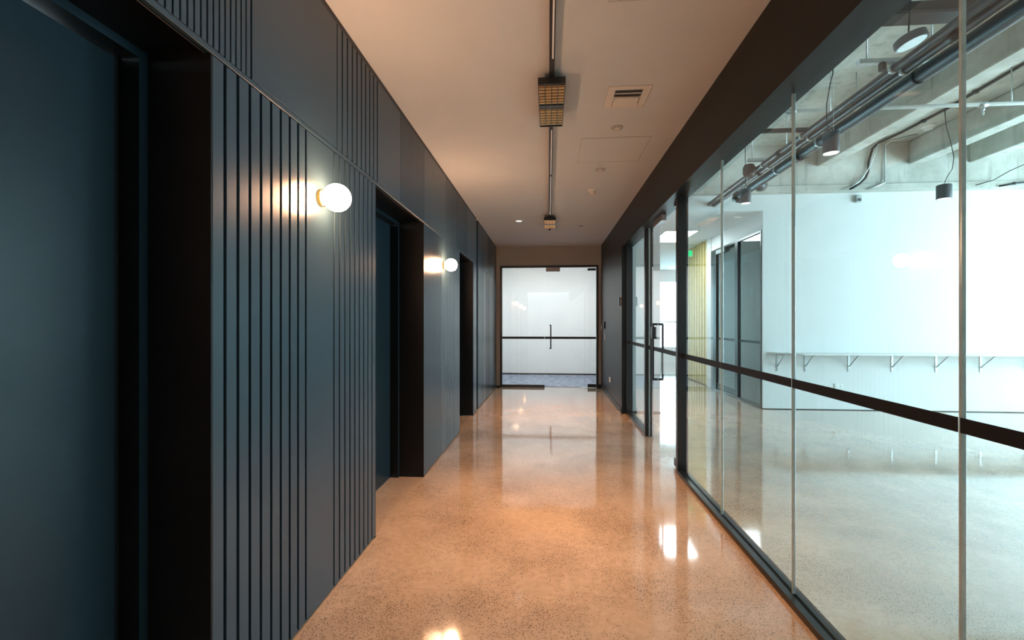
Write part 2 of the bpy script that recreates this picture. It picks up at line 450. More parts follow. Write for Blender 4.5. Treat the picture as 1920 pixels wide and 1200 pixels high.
for a, b in zip(JO, JO[1:]):
    pn = box('glass_pane', GX, (a + 0.004, b - 0.004), (0.022, 2.446), 'glass', wg)
    box('band', (1.1345, 1.1365), (a + 0.004, b - 0.004), (0.994, 1.036), 'band', pn)
    if b < 3.9:
        box('glass_joint', (1.1365, 1.1515), (b - 0.0045, b + 0.0045), (0.03, 2.43), 'joint', wg, 0.002)
pn = box('glass_pane', GX, (5.345, 6.55), (0.03, 2.446), 'glass', wg)
box('band', (1.1345, 1.1365), (5.345, 6.55), (0.994, 1.036), 'band', pn)
# ---- frameless glass door in the partition
gd = root('door_4', (1.144, 4.66, 0), 'frameless glass door with long black pull handle in the glass partition', 'glass door', kind='structure')
leaf = box('door_leaf', GX, (4.046, 5.262), (0.012, 2.41), 'glass2', gd)
box('band', (1.1345, 1.1365), (4.046, 5.262), (0.994, 1.036), 'band', leaf)
box('edge_seal', (1.136, 1.152), (5.262, 5.272), (0.012, 2.41), 'joint', gd)
box('bottom_patch', (1.128, 1.160), (4.048, 4.20), (0.012, 0.085), 'metal', gd, 0.002)
box('top_patch', (1.128, 1.160), (4.048, 4.20), (2.335, 2.42), 'metal', gd, 0.002)
box('lock_box', (1.118, 1.170), (4.62, 4.98), (2.31, 2.42), 'steel', gd, 0.003)
for sx, nm in ((-1, 'pull_handle'), (1, 'pull_handle')):
    hx = 1.144 + sx * 0.05
    h = box(nm, (hx - 0.009, hx + 0.009), (4.86, 4.884), (0.69, 1.29), 'metal', gd, 0.002)
    lo, hi = sorted((1.144 + sx * 0.006, hx + sx * 0.008))
    box('handle_mount', (lo, hi), (4.86, 4.884), (0.69, 0.714), 'metal', h)
    box('handle_mount', (lo, hi), (4.86, 4.884), (1.266, 1.29), 'metal', h)
box('lock_case', (1.118, 1.170), (5.02, 5.10), (1.12, 1.25), 'metal', gd, 0.003)

# ---- wall devices on the black wall
t = root('card_reader', (XR, 6.64, 1.53), 'white and black access keypad on black wall beside the glass', 'keypad')
box('backplate', (XR - 0.010, XR), (6.60, 6.72), (1.525, 1.665), 'gloss', t, 0.003)
box('keypad', (XR - 0.030, XR - 0.010), (6.60, 6.66), (1.53, 1.66), 'metal', t, 0.003)
t = root('door_reader', (XR, 8.45, 1.18), 'small black card reader on black wall near the end wall', 'card reader')
box('reader_body', (XR - 0.030, XR), (8.40, 8.48), (1.18, 1.31), 'metal', t, 0.003)
box('reader_lens', (XR - 0.032, XR - 0.030), (8.42, 8.46), (1.25, 1.28), 'steel', t)
t = root('release_button', (XR, 8.80, 1.15), 'grey door release box on black wall next to the end wall', 'door release')
box('button_box', (XR - 0.028, XR), (8.76, 8.85), (1.15, 1.26), 'steel', t, 0.003)
box('button', (XR - 0.034, XR - 0.028), (8.785, 8.825), (1.185, 1.225), 'gloss', t, 0.002)
t = root('light_switch', (XR, 8.45, 0.97), 'slim white light switch under the black card reader', 'switch')
box('switch_plate', (XR - 0.009, XR), (8.41, 8.49), (0.97, 1.09), 'gloss', t, 0.002)
box('rocker', (XR - 0.013, XR - 0.009), (8.435, 8.465), (1.0, 1.06), 'white', t, 0.001)
t = root('wall_socket', (XR, 7.78, 0.29), 'white power socket low on the black wall', 'socket')
box('socket_plate', (XR - 0.010, XR), (7.72, 7.84), (0.29, 0.37), 'gloss', t, 0.002)
box('rocker', (XR - 0.014, XR - 0.010), (7.74, 7.76), (0.315, 0.345), 'white', t, 0.001)
box('rocker', (XR - 0.014, XR - 0.010), (7.80, 7.82), (0.315, 0.345), 'white', t, 0.001)

# ================================================================== FAR END WALL AND GLASS DOOR
YF = 9.06
wf = root('wall_far', (0, YF, 0), 'taupe end wall around the far glass door', 'wall', kind='structure')
FX0, FX1, FZ = -0.962, 0.985, 2.425
box('end_pier', (-1.6, FX0), (YF, YF + 0.10), (0, ZC), 'taupe', wf)
box('end_pier', (FX1, 1.59), (YF, YF + 0.10), (0, ZC), 'taupe', wf)
box('end_header', (FX0, FX1), (YF, YF + 0.10), (FZ, ZC), 'taupe', wf)
S(box('baseboard_far', (XL, FX0), (YF - 0.012, YF), (0, 0.03), 'black'), 'short black skirting left of the far glass door', 'skirting')
S(box('baseboard_end', (FX1, XR - 0.012), (YF - 0.012, YF), (0, 0.075), 'black'), 'short black skirting right of the far glass door', 'skirting')
fd = root('door_5', (0, YF + 0.05, 0), 'double width clear glass end door in slim black frame', 'glass door', kind='structure')
fy = (YF - 0.008, YF + 0.10)
box('frame', (FX0, FX0 + 0.04), fy, (0, FZ), 'metal', fd, 0.002)
box('frame', (FX1 - 0.04, FX1), fy, (0, FZ), 'metal', fd, 0.002)
box('frame_head', (FX0 + 0.04, FX1 - 0.04), fy, (FZ - 0.04, FZ), 'metal', fd, 0.002)
gy = (YF + 0.040, YF + 0.052)
MID = -0.075
p1 = box('fixed_pane', (FX0 + 0.04, MID - 0.003), gy, (0.02, FZ - 0.04), 'glass2', fd)
box('bottom_channel', (FX0 + 0.04, MID), (YF + 0.02, YF + 0.07), (0.0, 0.05), 'metal', fd, 0.002)
box('band', (FX0 + 0.04, MID - 0.003), (gy[0] - 0.003, gy[0] - 0.001), (0.965, 1.01), 'band', p1)
p2 = box('door_leaf', (MID + 0.003, FX1 - 0.044), gy, (0.012, FZ - 0.046), 'glass2', fd)
box('band', (MID + 0.003, FX1 - 0.044), (gy[0] - 0.003, gy[0] - 0.001), (0.965, 1.01), 'band', p2)
box('bottom_patch', (FX1 - 0.21, FX1 - 0.044), (gy[0] - 0.01, gy[1] + 0.01), (0.012, 0.075), 'metal', fd, 0.002)
box('top_patch', (FX1 - 0.21, FX1 - 0.05), (gy[0] - 0.01, gy[1] + 0.01), (FZ - 0.105, FZ - 0.06), 'metal', fd, 0.002)
box('floor_plate', (FX1 - 0.32, FX1 - 0.06), (YF + 0.01, YF + 0.09), (0.0, 0.006), 'galv', fd)
box('magnet_lock', (-0.045, 0.23), (gy[0] - 0.045, gy[0] - 0.004), (FZ - 0.12, FZ - 0.04), 'steel', fd, 0.003)
h = box('pull_handle', (0.036, 0.062), (gy[0] - 0.065, gy[0] - 0.045), (0.77, 1.25), 'metal', fd, 0.002)
box('handle_mount', (0.020, 0.062), (gy[0] - 0.065, gy[0] - 0.003), (0.77, 0.79), 'metal', h)
box('handle_mount', (0.020, 0.062), (gy[0] - 0.065, gy[0] - 0.003), (1.23, 1.25), 'metal', h)
# lobby behind the far door
lb = root('wall_lobby', (0, 11.3, 0), 'plain white wall of the lobby behind the far glass door', 'wall', kind='structure')
box('lobby_wall', (-1.6, 1.59), (11.25, 11.35), (0, 2.81), 'white', lb)
box('lobby_side', (-1.6, -1.5), (9.16, 11.25), (0, 2.81), 'white', lb)
box('lobby_skirting', (-1.5, 1.5), (11.238, 11.25), (0, 0.04), 'black', lb)
S(box('ceiling_lobby', (-1.6, 1.59), (9.16, 11.35), (2.81, 2.9), 'white'), 'white lobby ceiling behind the far glass door', 'ceiling')

# ================================================================== DAYLIGHT ROOM SHELL
wn = root('wall_shelf', (6.0, 7.1, 0), 'bright white back wall of the daylight room with shelf', 'wall', kind='structure')
box('white_wall', (3.30, EAST), (7.08, 7.30), (0.012, 3.205), 'white', wn)
box('wall_end', (3.20, 3.30), (7.08, 7.12), (0.012, 2.965), 'white', wn)
box('wall_over_passage', (1.20, 3.30), (7.08, 7.30), (2.965, 3.205), 'white', wn)
box('shadow_gap', (3.24, EAST), (7.09, 7.29), (0.0, 0.012), 'trim', wn)
S(box('wall_nib', (1.178, 1.595), (6.66, 9.60), (0.0, 2.965), 'white'), 'short white wall return behind the glass door', 'wall')
box('upper_nib', (1.20, 1.595), (6.66, 7.08), (2.965, 3.205), 'white', wn)
S(box('baseboard_nib', (1.20, 1.597), (6.648, 6.66), (0.0, 0.02), 'trim'), 'thin dark skirting at the foot of the white wall return', 'skirting')
cb = root('ceiling_concrete', (5, 2, 3.9), 'raw concrete soffit with downstand beams over the daylight room', 'ceiling', kind='structure')
box('slab', (1.20, EAST + 0.3), (-5.2, 7.3), (3.90, 4.05), 'concrete', cb)
for x in (3.914, 5.17, 5.976, 7.3):
    box('beam', (x, x + 0.205), (-5.0, 6.98), (3.572, 3.90), 'concrete', cb, 0.012)
box('cross_beam', (1.20, EAST), (6.98, 7.30), (3.205, 3.90), 'concrete', cb)
box('beam_ledge', (1.20, EAST), (6.955, 6.98), (3.205, 3.30), 'concrete', cb, 0.006)
we = root('wall_window', (EAST, 1.0, 0), 'white outer wall of the daylight room with large windows', 'wall', kind='structure')
box('spandrel', (EAST, EAST + 0.2), (-5.2, 7.3), (0, WIN_Z[0]), 'white', we)
box('lintel', (EAST, EAST + 0.2), (-5.2, 7.3), (WIN_Z[1], 3.9), 'white', we)
ed = [-5.2] + [v for p in WIN_Y for v in p] + [7.3]
for a, b in zip(ed[0::2], ed[1::2]):
    box('mullion_pier', (EAST, EAST + 0.2), (a, b), WIN_Z, 'white', we)
for n, (a, b) in enumerate(WIN_Y):
    wi = root('window_%d' % (n + 4), (EAST + 0.1, (a + b) / 2, WIN_Z[0]), 'large window on the right of the daylight room, number %s from the shelf wall' % ('three', 'two', 'one')[n], 'window', kind='structure')
    for y in (a, (a + b) / 2 - 0.03, b - 0.06):
        box('window_frame', (EAST + 0.06, EAST + 0.14), (y, y + 0.06), WIN_Z, 'gloss', wi)
    box('window_pane', (EAST + 0.095, EAST + 0.105), (a, b), WIN_Z, 'glass2', wi)
S(box('wall_back', (-1.7, EAST + 0.2), (-5.3, -5.2), (0, 3.9), 'white'), 'white wall behind the viewer closing corridor and room', 'wall')

# ---- passage between nib and shelf wall
S(prism('ceiling_passage', [(1.595, 7.30), (3.34, 7.30), (3.34, 11.3), (8.2, 11.3), (8.2, 15.0), (1.595, 15.0)], 2.965, 3.05, 'white'), 'white lowered ceiling of the side passage', 'ceiling')
wp = root('wall_passage', (3.2, 10.5, 0), 'white passage wall framing the glazed meeting room front', 'wall', kind='structure')
box('wall_above_glazing', (3.205, 3.30), (7.12, 9.24), (2.69, 2.965), 'white', wp)
box('wall_jamb', (3.19, 3.32), (9.24, 9.48), (0, 2.965), 'white', wp)
box('passage_left_wall', (1.50, 1.595), (9.60, 15.0), (0, 2.965), 'white', wp)
# timber batten wall
bt = root('wall_batten', (3.24, 12, 0), 'pale timber batten wall along the far passage', 'wall', kind='structure')
box('backing', (3.27, 3.34), (9.48, 11.32), (0, 2.965), 'wooddark', bt)
for i in range(11):
    y = 9.50 + i * 0.165
    box('batten', (3.20, 3.27), (y, y + 0.095), (0.02, 2.965), 'wood', bt, 0.004)
# passage end wall with window
pe = root('wall_passage_end', (4.8, 15.0, 0), 'white wall with a row of windows beyond the batten wall', 'wall', kind='structure')
box('end_sill', (1.50, 8.2), (15.0, 15.2), (0, NORTH_Z[0]), 'white', pe)
box('end_head', (1.50, 8.2), (15.0, 15.2), (NORTH_Z[1], 2.965), 'white', pe)
ex = [1.50] + [v for q in NORTH_X for v in q] + [8.2]
for a, b in zip(ex[0::2], ex[1::2]):
    box('end_pier', (a, b), (15.0, 15.2), NORTH_Z, 'white', pe)
box('end_side', (8.2, 8.3), (11.2, 15.2), (0, 2.965), 'white', pe)
for n, (a, b) in enumerate(NORTH_X):
    wi = root('window_%d' % (n + 1), ((a + b) / 2, 15.08, NORTH_Z[0]), ['white framed window farthest left beyond the passage', 'white framed window in the middle beyond the batten wall', 'white framed window farthest right beyond the batten wall'][n], 'window', kind='structure')
    for x in (a, (a + b) / 2 - 0.02, b - 0.04):
        box('window_frame', (x, x + 0.04), (15.06, 15.12), NORTH_Z, 'gloss', wi)
    box('window_pane', (a + 0.04, b - 0.04), (15.088, 15.094), NORTH_Z, 'glass3', wi)
    box('window_transom', (a + 0.04, b - 0.04), (15.06, 15.12), (1.28, 1.33), 'gloss', wi)
# glazed meeting room front
mr = root('wall_meeting_room', (3.22, 8.2, 0), 'dark framed grey glass meeting room front in the passage', 'glass wall', kind='structure')
gx = (3.19, 3.25)
box('head', gx, (7.12, 9.24), (2.655, 2.69), 'metal', mr, 0.002)
box('sill', gx, (7.12, 9.24), (0, 0.03), 'metal', mr, 0.002)
box('post', gx, (7.12, 7.15), (0.03, 2.655), 'metal', mr, 0.002)
box('post', gx, (7.97, 8.09), (0.03, 2.655), 'metal', mr, 0.002)
box('post', gx, (8.96, 9.24), (0.03, 2.655), 'metal', mr, 0.002)
p = box('glass_pane', (3.215, 3.225), (7.15, 7.97), (0.03, 2.655), 'glass3', mr)
box('band', (3.211, 3.2135), (7.15, 7.97), (0.97, 1.01), 'band', p)
p = box('glass_door_leaf', (3.215, 3.225), (8.09, 8.96), (0.03, 2.60), 'glass3', mr)
box('band', (3.211, 3.2135), (8.09, 8.96), (0.97, 1.01), 'band', p)
box('door_closer', (3.16, 3.19), (8.5, 8.9), (2.58, 2.65), 'galv', mr, 0.003)
box('bottom_rail', (3.205, 3.235), (8.09, 8.96), (0.03, 0.15), 'metal', mr, 0.002)
S(box('wall_meeting_back', (3.34, 8.2), (11.2, 11.3), (0, 2.965), 'greywall'), 'grey back wall inside the glazed meeting room', 'wall')
S(box('wall_meeting_side', (6.5, 6.6), (7.30, 11.2), (0, 2.7), 'greywall'), 'grey side wall inside the glazed meeting room', 'wall')
S(box('ceiling_meeting', (3.30, 6.6), (7.30, 11.3), (2.70, 2.78), 'greywall'), 'grey ceiling inside the glazed meeting room', 'ceiling')

# ================================================================== WALL LAMPS
def sconce(y, label):
    x, z = -0.962, 1.868
    t = root('wall_lamp', (XL, y, z), label, 'wall lamp', 'globe wall lamps on the navy panelling')
    lathe('base', [(0.0, 0.0), (0.036, 0.0), (0.038, 0.003), (0.038, 0.016), (0.030, 0.020), (0.0, 0.020)], (XL, y, z), 'brass', t, 'X', 32)
    lathe('cup', [(0.020, 0.018), (0.022, 0.024), (0.034, 0.030), (0.042, 0.036), (0.0435, 0.040), (0.040, 0.043), (0.0, 0.043)], (XL, y, z), 'brass', t, 'X', 32)
    R = 0.0625
    lathe('globe', [(max(R * math.sin(q), 0), -R * math.cos(q)) for q in [math.pi * k / 20 for k in range(21)]], (x, y, z), 'globe', t, 'X', 32)
    return t
sconce(2.009, 'glowing globe wall lamp with brass cup, nearer and larger of the two')
sconce(4.456, 'glowing globe wall lamp farther down the panelled wall, smaller in view')
sconce(-0.44, 'glowing globe wall lamp behind the viewer near the first doorway')

# ================================================================== CEILING TRACK AND LOUVRE LIGHTS
tr = root('lighting_track', (0.021, 3.0, ZC), 'long slim black ceiling track with pale insert strips', 'track')
box('track_body', (0.006, 0.036), (-4.9, 7.05), (2.772, ZC), 'cable', tr, 0.0015)
for a, b in ((-4.5, -1.45), (-0.6, 2.55), (3.50, 4.55), (4.62, 6.25)):
    box('insert_strip', (0.021, 0.030), (a, b), (2.7695, 2.772), 'gloss', tr)
def louvre(y, label):
    x0, x1, z0, z1, ln = -0.062, 0.104, 2.728, 2.758, 0.60
    t = root('louvre_light', (0.021, y, z1), label, 'ceiling light', 'gold louvre lights on the ceiling track')
    box('top_plate', (x0, x1), (y, y + ln), (z1 - 0.002, z1 + 0.012), 'metal', t)
    box('side', (x0, x0 + 0.004), (y, y + ln), (z0, z1 - 0.002), 'metal', t)
    box('side', (x1 - 0.004, x1), (y, y + ln), (z0, z1 - 0.002), 'metal', t)
    box('end', (x0 + 0.004, x1 - 0.004), (y, y + 0.008), (z0, z1 - 0.002), 'metal', t)
    box('end', (x0 + 0.004, x1 - 0.004), (y + ln - 0.008, y + ln), (z0, z1 - 0.002), 'metal', t)
    box('divider', (x0 + 0.004, x1 - 0.004), (y + 0.27, y + 0.315), (z0, z1 - 0.002), 'metal', t)
    box('neck', (0.006, 0.036), (y + 0.02, y + ln - 0.02), (z1 + 0.012, 2.772), 'metal', t)
    for a, b in ((y + 0.008, y + 0.27), (y + 0.315, y + ln - 0.008)):
        box('reflector', (x0 + 0.004, x1 - 0.004), (a, b), (z1 - 0.006, z1 - 0.002), 'gold_shade', t)
        for k in range(1, 4):
            xx = x0 + 0.004 + k * (x1 - x0 - 0.008) / 4
            box('louvre_blade', (xx - 0.002, xx + 0.002), (a, b), (z0 + 0.001, z0 + 0.016), 'gold_shade', t)
        for k in range(7):
            yy = a + (k + 0.5) * (b - a) / 7
            # curved cross blade: wide at its base so that it catches the light
            bm = bmesh.new()
            prof = [(-0.0065, 0.007), (-0.004, 0.0140), (-0.0012, 0.0225), (0.0012, 0.0225), (0.004, 0.0140), (0.0065, 0.007)]
            A = [bm.verts.new((x0 + 0.004 - 0.021, p[0], -p[1])) for p in prof]
            B = [bm.verts.new((x1 - 0.004 - 0.021, p[0], -p[1])) for p in prof]
            for q in range(6):
                bm.faces.new((A[q], A[(q + 1) % 6], B[(q + 1) % 6], B[q]))
            bm.faces.new(A[::-1]); bm.faces.new(B)
            bmesh.ops.recalc_face_normals(bm, faces=bm.faces)
            if 'xblade' not in _cache:
                me = bpy.data.meshes.new('cross_blade'); bm.to_mesh(me); me.materials.append(M['gold']); _cache['xblade'] = me
            bm.free()
            link('cross_blade', _cache['xblade'], (0.021, yy, z1 - 0.006), t)
        al = bpy.data.lights.new('louvre_lamp', 'AREA'); al.shape = 'RECTANGLE'
        al.size = x1 - x0 - 0.02; al.size_y = b - a - 0.01; al.energy = LOUVRE_W; al.color = LOUVRE_COL; al.spread = math.radians(84)
        link('louvre_lamp', al, ((x0 + x1) / 2, (a + b) / 2, z0 - 0.002), t)
    return t
lv = louvre(2.74, 'rectangular gold louvre ceiling light, the near one on the track')
copy_tree(lv, (0.021, 6.40, 2.758), 'rectangular gold louvre ceiling light, the far one on the track')
copy_tree(lv, (0.021, -0.92, 2.758), 'rectangular gold louvre ceiling light, the one behind the viewer')
t = root('track_sensor', (0.021, 7.03, 2.74), 'tiny dark sensor at the far end of the ceiling track', 'sensor')
lathe('sensor_body', [(0.018, 0.0), (0.018, 0.02), (0.012, 0.035), (0.012, 0.06)], (0.021, 7.03, 2.712), 'metal', t, 'Z', 16)

# ================================================================== CEILING FITTINGS
v = root('air_vent', (0.524, 3.105, ZC), 'square recessed air diffuser with two dark slots in the ceiling', 'vent')
x0, x1, y0, y1 = 0.386, 0.662, 2.955, 3.253
zf = ZC - 0.006
for a, b, c, d in ((x0, x1, y0, y0 + 0.045), (x0, x1, y1 - 0.03, y1), (x0, x0 + 0.05, y0 + 0.045, y1 - 0.03), (x1 - 0.05, x1, y0 + 0.045, y1 - 0.03)):
    box('flange', (a, b), (c, d), (zf, ZC), 'vent', v, 0.0015)
box('throat', (x0 + 0.05, x1 - 0.05), (y0 + 0.045, y0 + 0.135), (ZC - 0.003, ZC), 'cable', v)
box('blade', (x0 + 0.052, x1 - 0.052), (y0 + 0.086, y0 + 0.096), (ZC - 0.006, ZC - 0.003), 'vent', v, 0.001)
prism('deflector', [(x0 + 0.05, y1 - 0.035), (x1 - 0.05, y1 - 0.035), (x1 - 0.062, y0 + 0.137), (x0 + 0.062, y0 + 0.137)], ZC - 0.012, ZC - 0.001, 'vent', v)
def disc(name, x, y, r, label, cat, grp=None):
    t = root(name, (x, y, ZC), label, cat, grp)
    lathe('cover', [(0, -0.010), (r * 0.85, -0.010), (r, -0.005), (r, 0.0)], (x, y, ZC), 'taupe', t, 'Z', 28)
    lathe('rim', [(r * 0.45, -0.012), (r * 0.45, -0.010)], (x, y, ZC), 'vent', t, 'Z', 20)
    return t
disc('speaker_cover', 0.532, 3.584, 0.045, 'round flat ceiling cover just beyond the air diffuser', 'ceiling cover')
disc('blank_cover', 0.511, 4.56, 0.050, 'round flat ceiling cover beyond the access panel', 'ceiling cover')
t = root('smoke_detector', (0.502, 5.25, ZC), 'small domed smoke detector on the corridor ceiling', 'smoke detector')
lathe('base', [(0.05, 0.0), (0.05, -0.012), (0.045, -0.016)], (0.502, 5.25, ZC), 'gloss', t, 'Z', 24)
lathe('chamber', [(0.038, -0.016), (0.034, -0.045), (0.024, -0.056), (0, -0.058)], (0.502, 5.25, ZC), 'vent', t, 'Z', 24)
t = root('downlight', (-0.436, 6.77, ZC), 'small round lit downlight far along the ceiling left of the track', 'downlight')
lathe('trim_ring', [(0.058, 0.0), (0.058, -0.005), (0.045, -0.007), (0.045, 0.0)], (-0.436, 6.77, ZC), 'gloss', t, 'Z', 24)
lathe('lens', [(0.044, -0.004), (0.044, -0.001)], (-0.436, 6.77, ZC), 'pend', t, 'Z', 20)
disc('sprinkler_cover', 0.51, 7.2, 0.035, 'tiny dark round ceiling cover farthest along the ceiling', 'ceiling cover')
def access(x0, x1, y0, y1, label):
    t = root('access_panel', ((x0 + x1) / 2, (y0 + y1) / 2, ZC), label, 'access panel', 'flush ceiling access panels')
    g = 0.004
    for a, b, c, d in ((x0, x1, y0, y0 + g), (x0, x1, y1 - g, y1), (x0, x0 + g, y0 + g, y1 - g), (x1 - g, x1, y0 + g, y1 - g)):
        box('gap_bead', (a, b), (c, d), (ZC - 0.0015, ZC), 'taupe', t)
    box('panel', (x0 + 0.009, x1 - 0.009), (y0 + 0.009, y1 - 0.009), (ZC - 0.002, ZC), 'ceil', t)
access(0.273, 0.838, 3.77, 4.345, 'square flush access panel in ceiling beyond the air diffuser')
access(0.283, 0.848, 1.60, 2.175, 'square flush access panel cut off by the top of the picture')

# ================================================================== LED PANELS
def led(x0, x1, y0, y1, z, label, m='led'):
    t = root('led_panel', ((x0 + x1) / 2, (y0 + y1) / 2, z), label, 'panel light', 'rectangular ceiling panel lights')
    for a, b, c, d in ((x0, x1, y0, y0 + 0.012), (x0, x1, y1 - 0.012, y1), (x0, x0 + 0.012, y0 + 0.012, y1 - 0.012), (x1 - 0.012, x1, y0 + 0.012, y1 - 0.012)):
        box('frame', (a, b), (c, d), (z - 0.012, z), 'gloss', t)
    box('diffuser', (x0 + 0.012, x1 - 0.012), (y0 + 0.012, y1 - 0.012), (z - 0.009, z - 0.002), m, t)
led(2.13, 2.72, 8.48, 9.65, 2.965, 'bright rectangular panel light in the passage ceiling')
led(4.6, 5.2, 8.6, 9.8, 2.70, 'panel light in the ceiling of the grey glazed meeting room', 'led_soft')
led(-1.2, 1.2, 9.3, 9.8, 2.81, 'wide panel light in the lobby ceiling behind the far door')
t = root('exit_sign', (3.1, 10.3, 2.965), 'small green exit sign hanging from the passage ceiling', 'exit sign')
tube('hanger', [(3.08, 10.3, 2.965), (3.08, 10.3, 2.88)], 0.006, 'gloss', t, 8)
box('sign_body', (2.93, 3.16), (10.28, 10.32), (2.74, 2.88), 'gloss', t, 0.004)
box('sign_face', (2.94, 3.15), (10.276, 10.28), (2.75, 2.87), 'exit', t)

# ================================================================== SHELF ON THE WHITE WALL
sh = root('wall_shelf_board', (5.5, 7.08, 0.84), 'long white shelf board along the bright white wall', 'shelf')
prism('board', [(3.26, 7.08), (8.9, 7.08), (8.9, 6.78), (3.62, 6.78), (3.48, 6.84), (3.34, 6.98)], 0.828, 0.850, 'white', sh)
first = None
BX = [3.40, 3.80, 4.41, 5.01, 5.61, 6.21, 6.81, 7.42]
ordn = ['first', 'second', 'third', 'fourth', 'fifth', 'sixth', 'seventh', 'eighth']
def bracket(x, lab):
    t = root('shelf_bracket', (x, 7.08, 0.57), lab, 'shelf bracket', 'steel brackets under the long white shelf')
    box('wall_bar', (x - 0.012, x + 0.012), (7.072, 7.08), (0.57, 0.824), 'galv', t, 0.001)
    box('shelf_arm', (x - 0.012, x + 0.012), (6.83, 7.072), (0.818, 0.826), 'galv', t, 0.001)
    tube('brace', [(x, 7.068, 0.645), (x, 6.87, 0.816)], 0.008, 'galv', t, 8)
    for z in (0.59, 0.70):
        lathe('screw', [(0.006, 0), (0.004, 0.004)], (x, 7.072, z), 'galv', t, 'Y', 10, rot=Matrix.Rotation(math.radians(90), 3, 'X'))
    return t
for i, x in enumerate(BX):
    lab = '%s shelf bracket from the left end of the white shelf' % ordn[i]
    if first is None: first = bracket(x, lab)
    else: copy_tree(first, (x, 7.08, 0.57), lab)
t = root('wall_outlet', (4.27, 7.08, 0.31), 'white power outlet low on the bright wall under the shelf', 'outlet')
box('plate', (4.21, 4.33), (7.070, 7.08), (0.31, 0.39), 'gloss', t, 0.002)
box('rocker', (4.23, 4.25), (7.066, 7.070), (0.335, 0.365), 'white', t, 0.001)
box('rocker', (4.29, 4.31), (7.066, 7.070), (0.335, 0.365), 'white', t, 0.001)
t = root('wall_sensor', (4.53, 7.08, 3.06), 'small grey sensor box high on the bright white wall', 'sensor')
box('housing', (4.49, 4.57), (7.03, 7.08), (3.055, 3.165), 'galv', t, 0.008)
box('lens', (4.505, 4.555), (7.024, 7.03), (3.07, 3.11), 'grey', t, 0.003)

# ================================================================== SERVICES UNDER THE CONCRETE CEILING
def pipe(x, z, r, y1, label, m='pipe', couplings=()):
    t = root('service_pipe', (x, 1.0, z), label, 'pipe', 'dark pipes hung under the concrete ceiling')
    tube('pipe_run', [(x, -5.1, z), (x, y1, z)], r, m, t, 24)
    for y in couplings:
        tube('coupling', [(x, y - 0.045, z), (x, y + 0.045, z)], r * 1.16, m, t, 24)
    return t
pipe(2.417, 3.078, 0.027, 7.075, 'slim dark pipe, upper left of the three parallel pipes', couplings=(2.0, 5.0))
pipe(2.489, 3.062, 0.028, 7.075, 'slim dark pipe in the middle of the three parallel pipes', couplings=(3.0, 5.6))
bp = pipe(2.585, 3.020, 0.052, 6.45, 'thick dark drain pipe, lower right of the three parallel pipes', couplings=(2.4, 4.9))
tube('elbow', [(2.585, 6.40, 3.02), (2.585, 6.47, 3.02), (2.60, 6.53, 3.02), (2.64, 6.58, 3.025), (2.70, 6.61, 3.03), (2.78, 6.62, 3.03)], 0.060, 'pipe', bp, 20)
tube('branch', [(2.585, 5.9, 3.02), (2.66, 5.98, 3.03), (2.72, 6.07, 3.05), (2.75, 6.2, 3.07)], [0.05, 0.072, 0.075, 0.06], 'pipe', bp, 20)
for k, (y, xl) in enumerate(((3.40, 2.18), (4.55, 2.045), (5.35, 2.24))):
    lab = ['nearest', 'middle', 'farthest'][k]
    t = root('pipe_hanger', (2.4, y, 3.15), '%s steel hanger bar carrying the three dark pipes' % lab, 'pipe hanger', 'trapeze hangers over the dark pipes')
    box('strut', (xl, 2.70), (y - 0.02, y + 0.02), (3.118, 3.15), 'galv' if k != 1 else 'duct', t, 0.002)
    for x in (xl + 0.06, 2.67):
        tube('rod', [(x, y, 3.15), (x, y, 3.90)], 0.005, 'galv', t, 8)
    for x, r, zc in ((2.417, 0.031, 3.078), (2.489, 0.032, 3.062)):
        tube('clamp', [(x, y - 0.015, zc), (x, y + 0.015, zc)], r, 'galv', t, 18)
        tube('clamp_bolt', [(x, y, zc), (x, y, 3.118)], 0.005, 'galv', t, 8)
    tube('clamp', [(2.585, y - 0.015, 3.02), (2.585, y + 0.015, 3.02)], 0.056, 'galv' if k else 'pipe', t, 20)
    tube('clamp_bolt', [(2.585, y, 3.02), (2.585, y, 3.118)], 0.005, 'galv', t, 8)
t = root('pipe_valve', (2.33, 5.40, 3.0), 'dark upright valve body beside the dark pipes at farthest hanger', 'valve')
lathe('valve_body', [(0.05, 0), (0.066, 0.03), (0.066, 0.10), (0.05, 0.13)], (2.31, 5.455, 2.985), 'duct', t, 'Z', 20)
tube('valve_stub', [(2.31, 5.455, 3.05), (2.39, 5.455, 3.07)], 0.022, 'duct', t, 14)
t = root('pipe_sensor', (2.30, 3.38, 3.06), 'small dark cylinder fixed under the nearest hanger bar', 'sensor')
lathe('sensor_body', [(0.020, 0), (0.023, 0.004), (0.023, 0.05), (0.012, 0.06)], (2.33, 3.38, 3.058), 'duct', t, 'Z', 16)
# cross duct near the top edge
t = root('cross_duct', (2.0, 3.0, 3.18), 'brown rectangular duct crossing above the dark pipes', 'duct')
box('duct_body', (1.24, 2.72), (2.96, 3.10), (3.19, 3.265), 'duct', t, 0.01)
box('duct_flange', (2.02, 2.05), (2.95, 3.11), (3.18, 3.275), 'duct', t, 0.003)
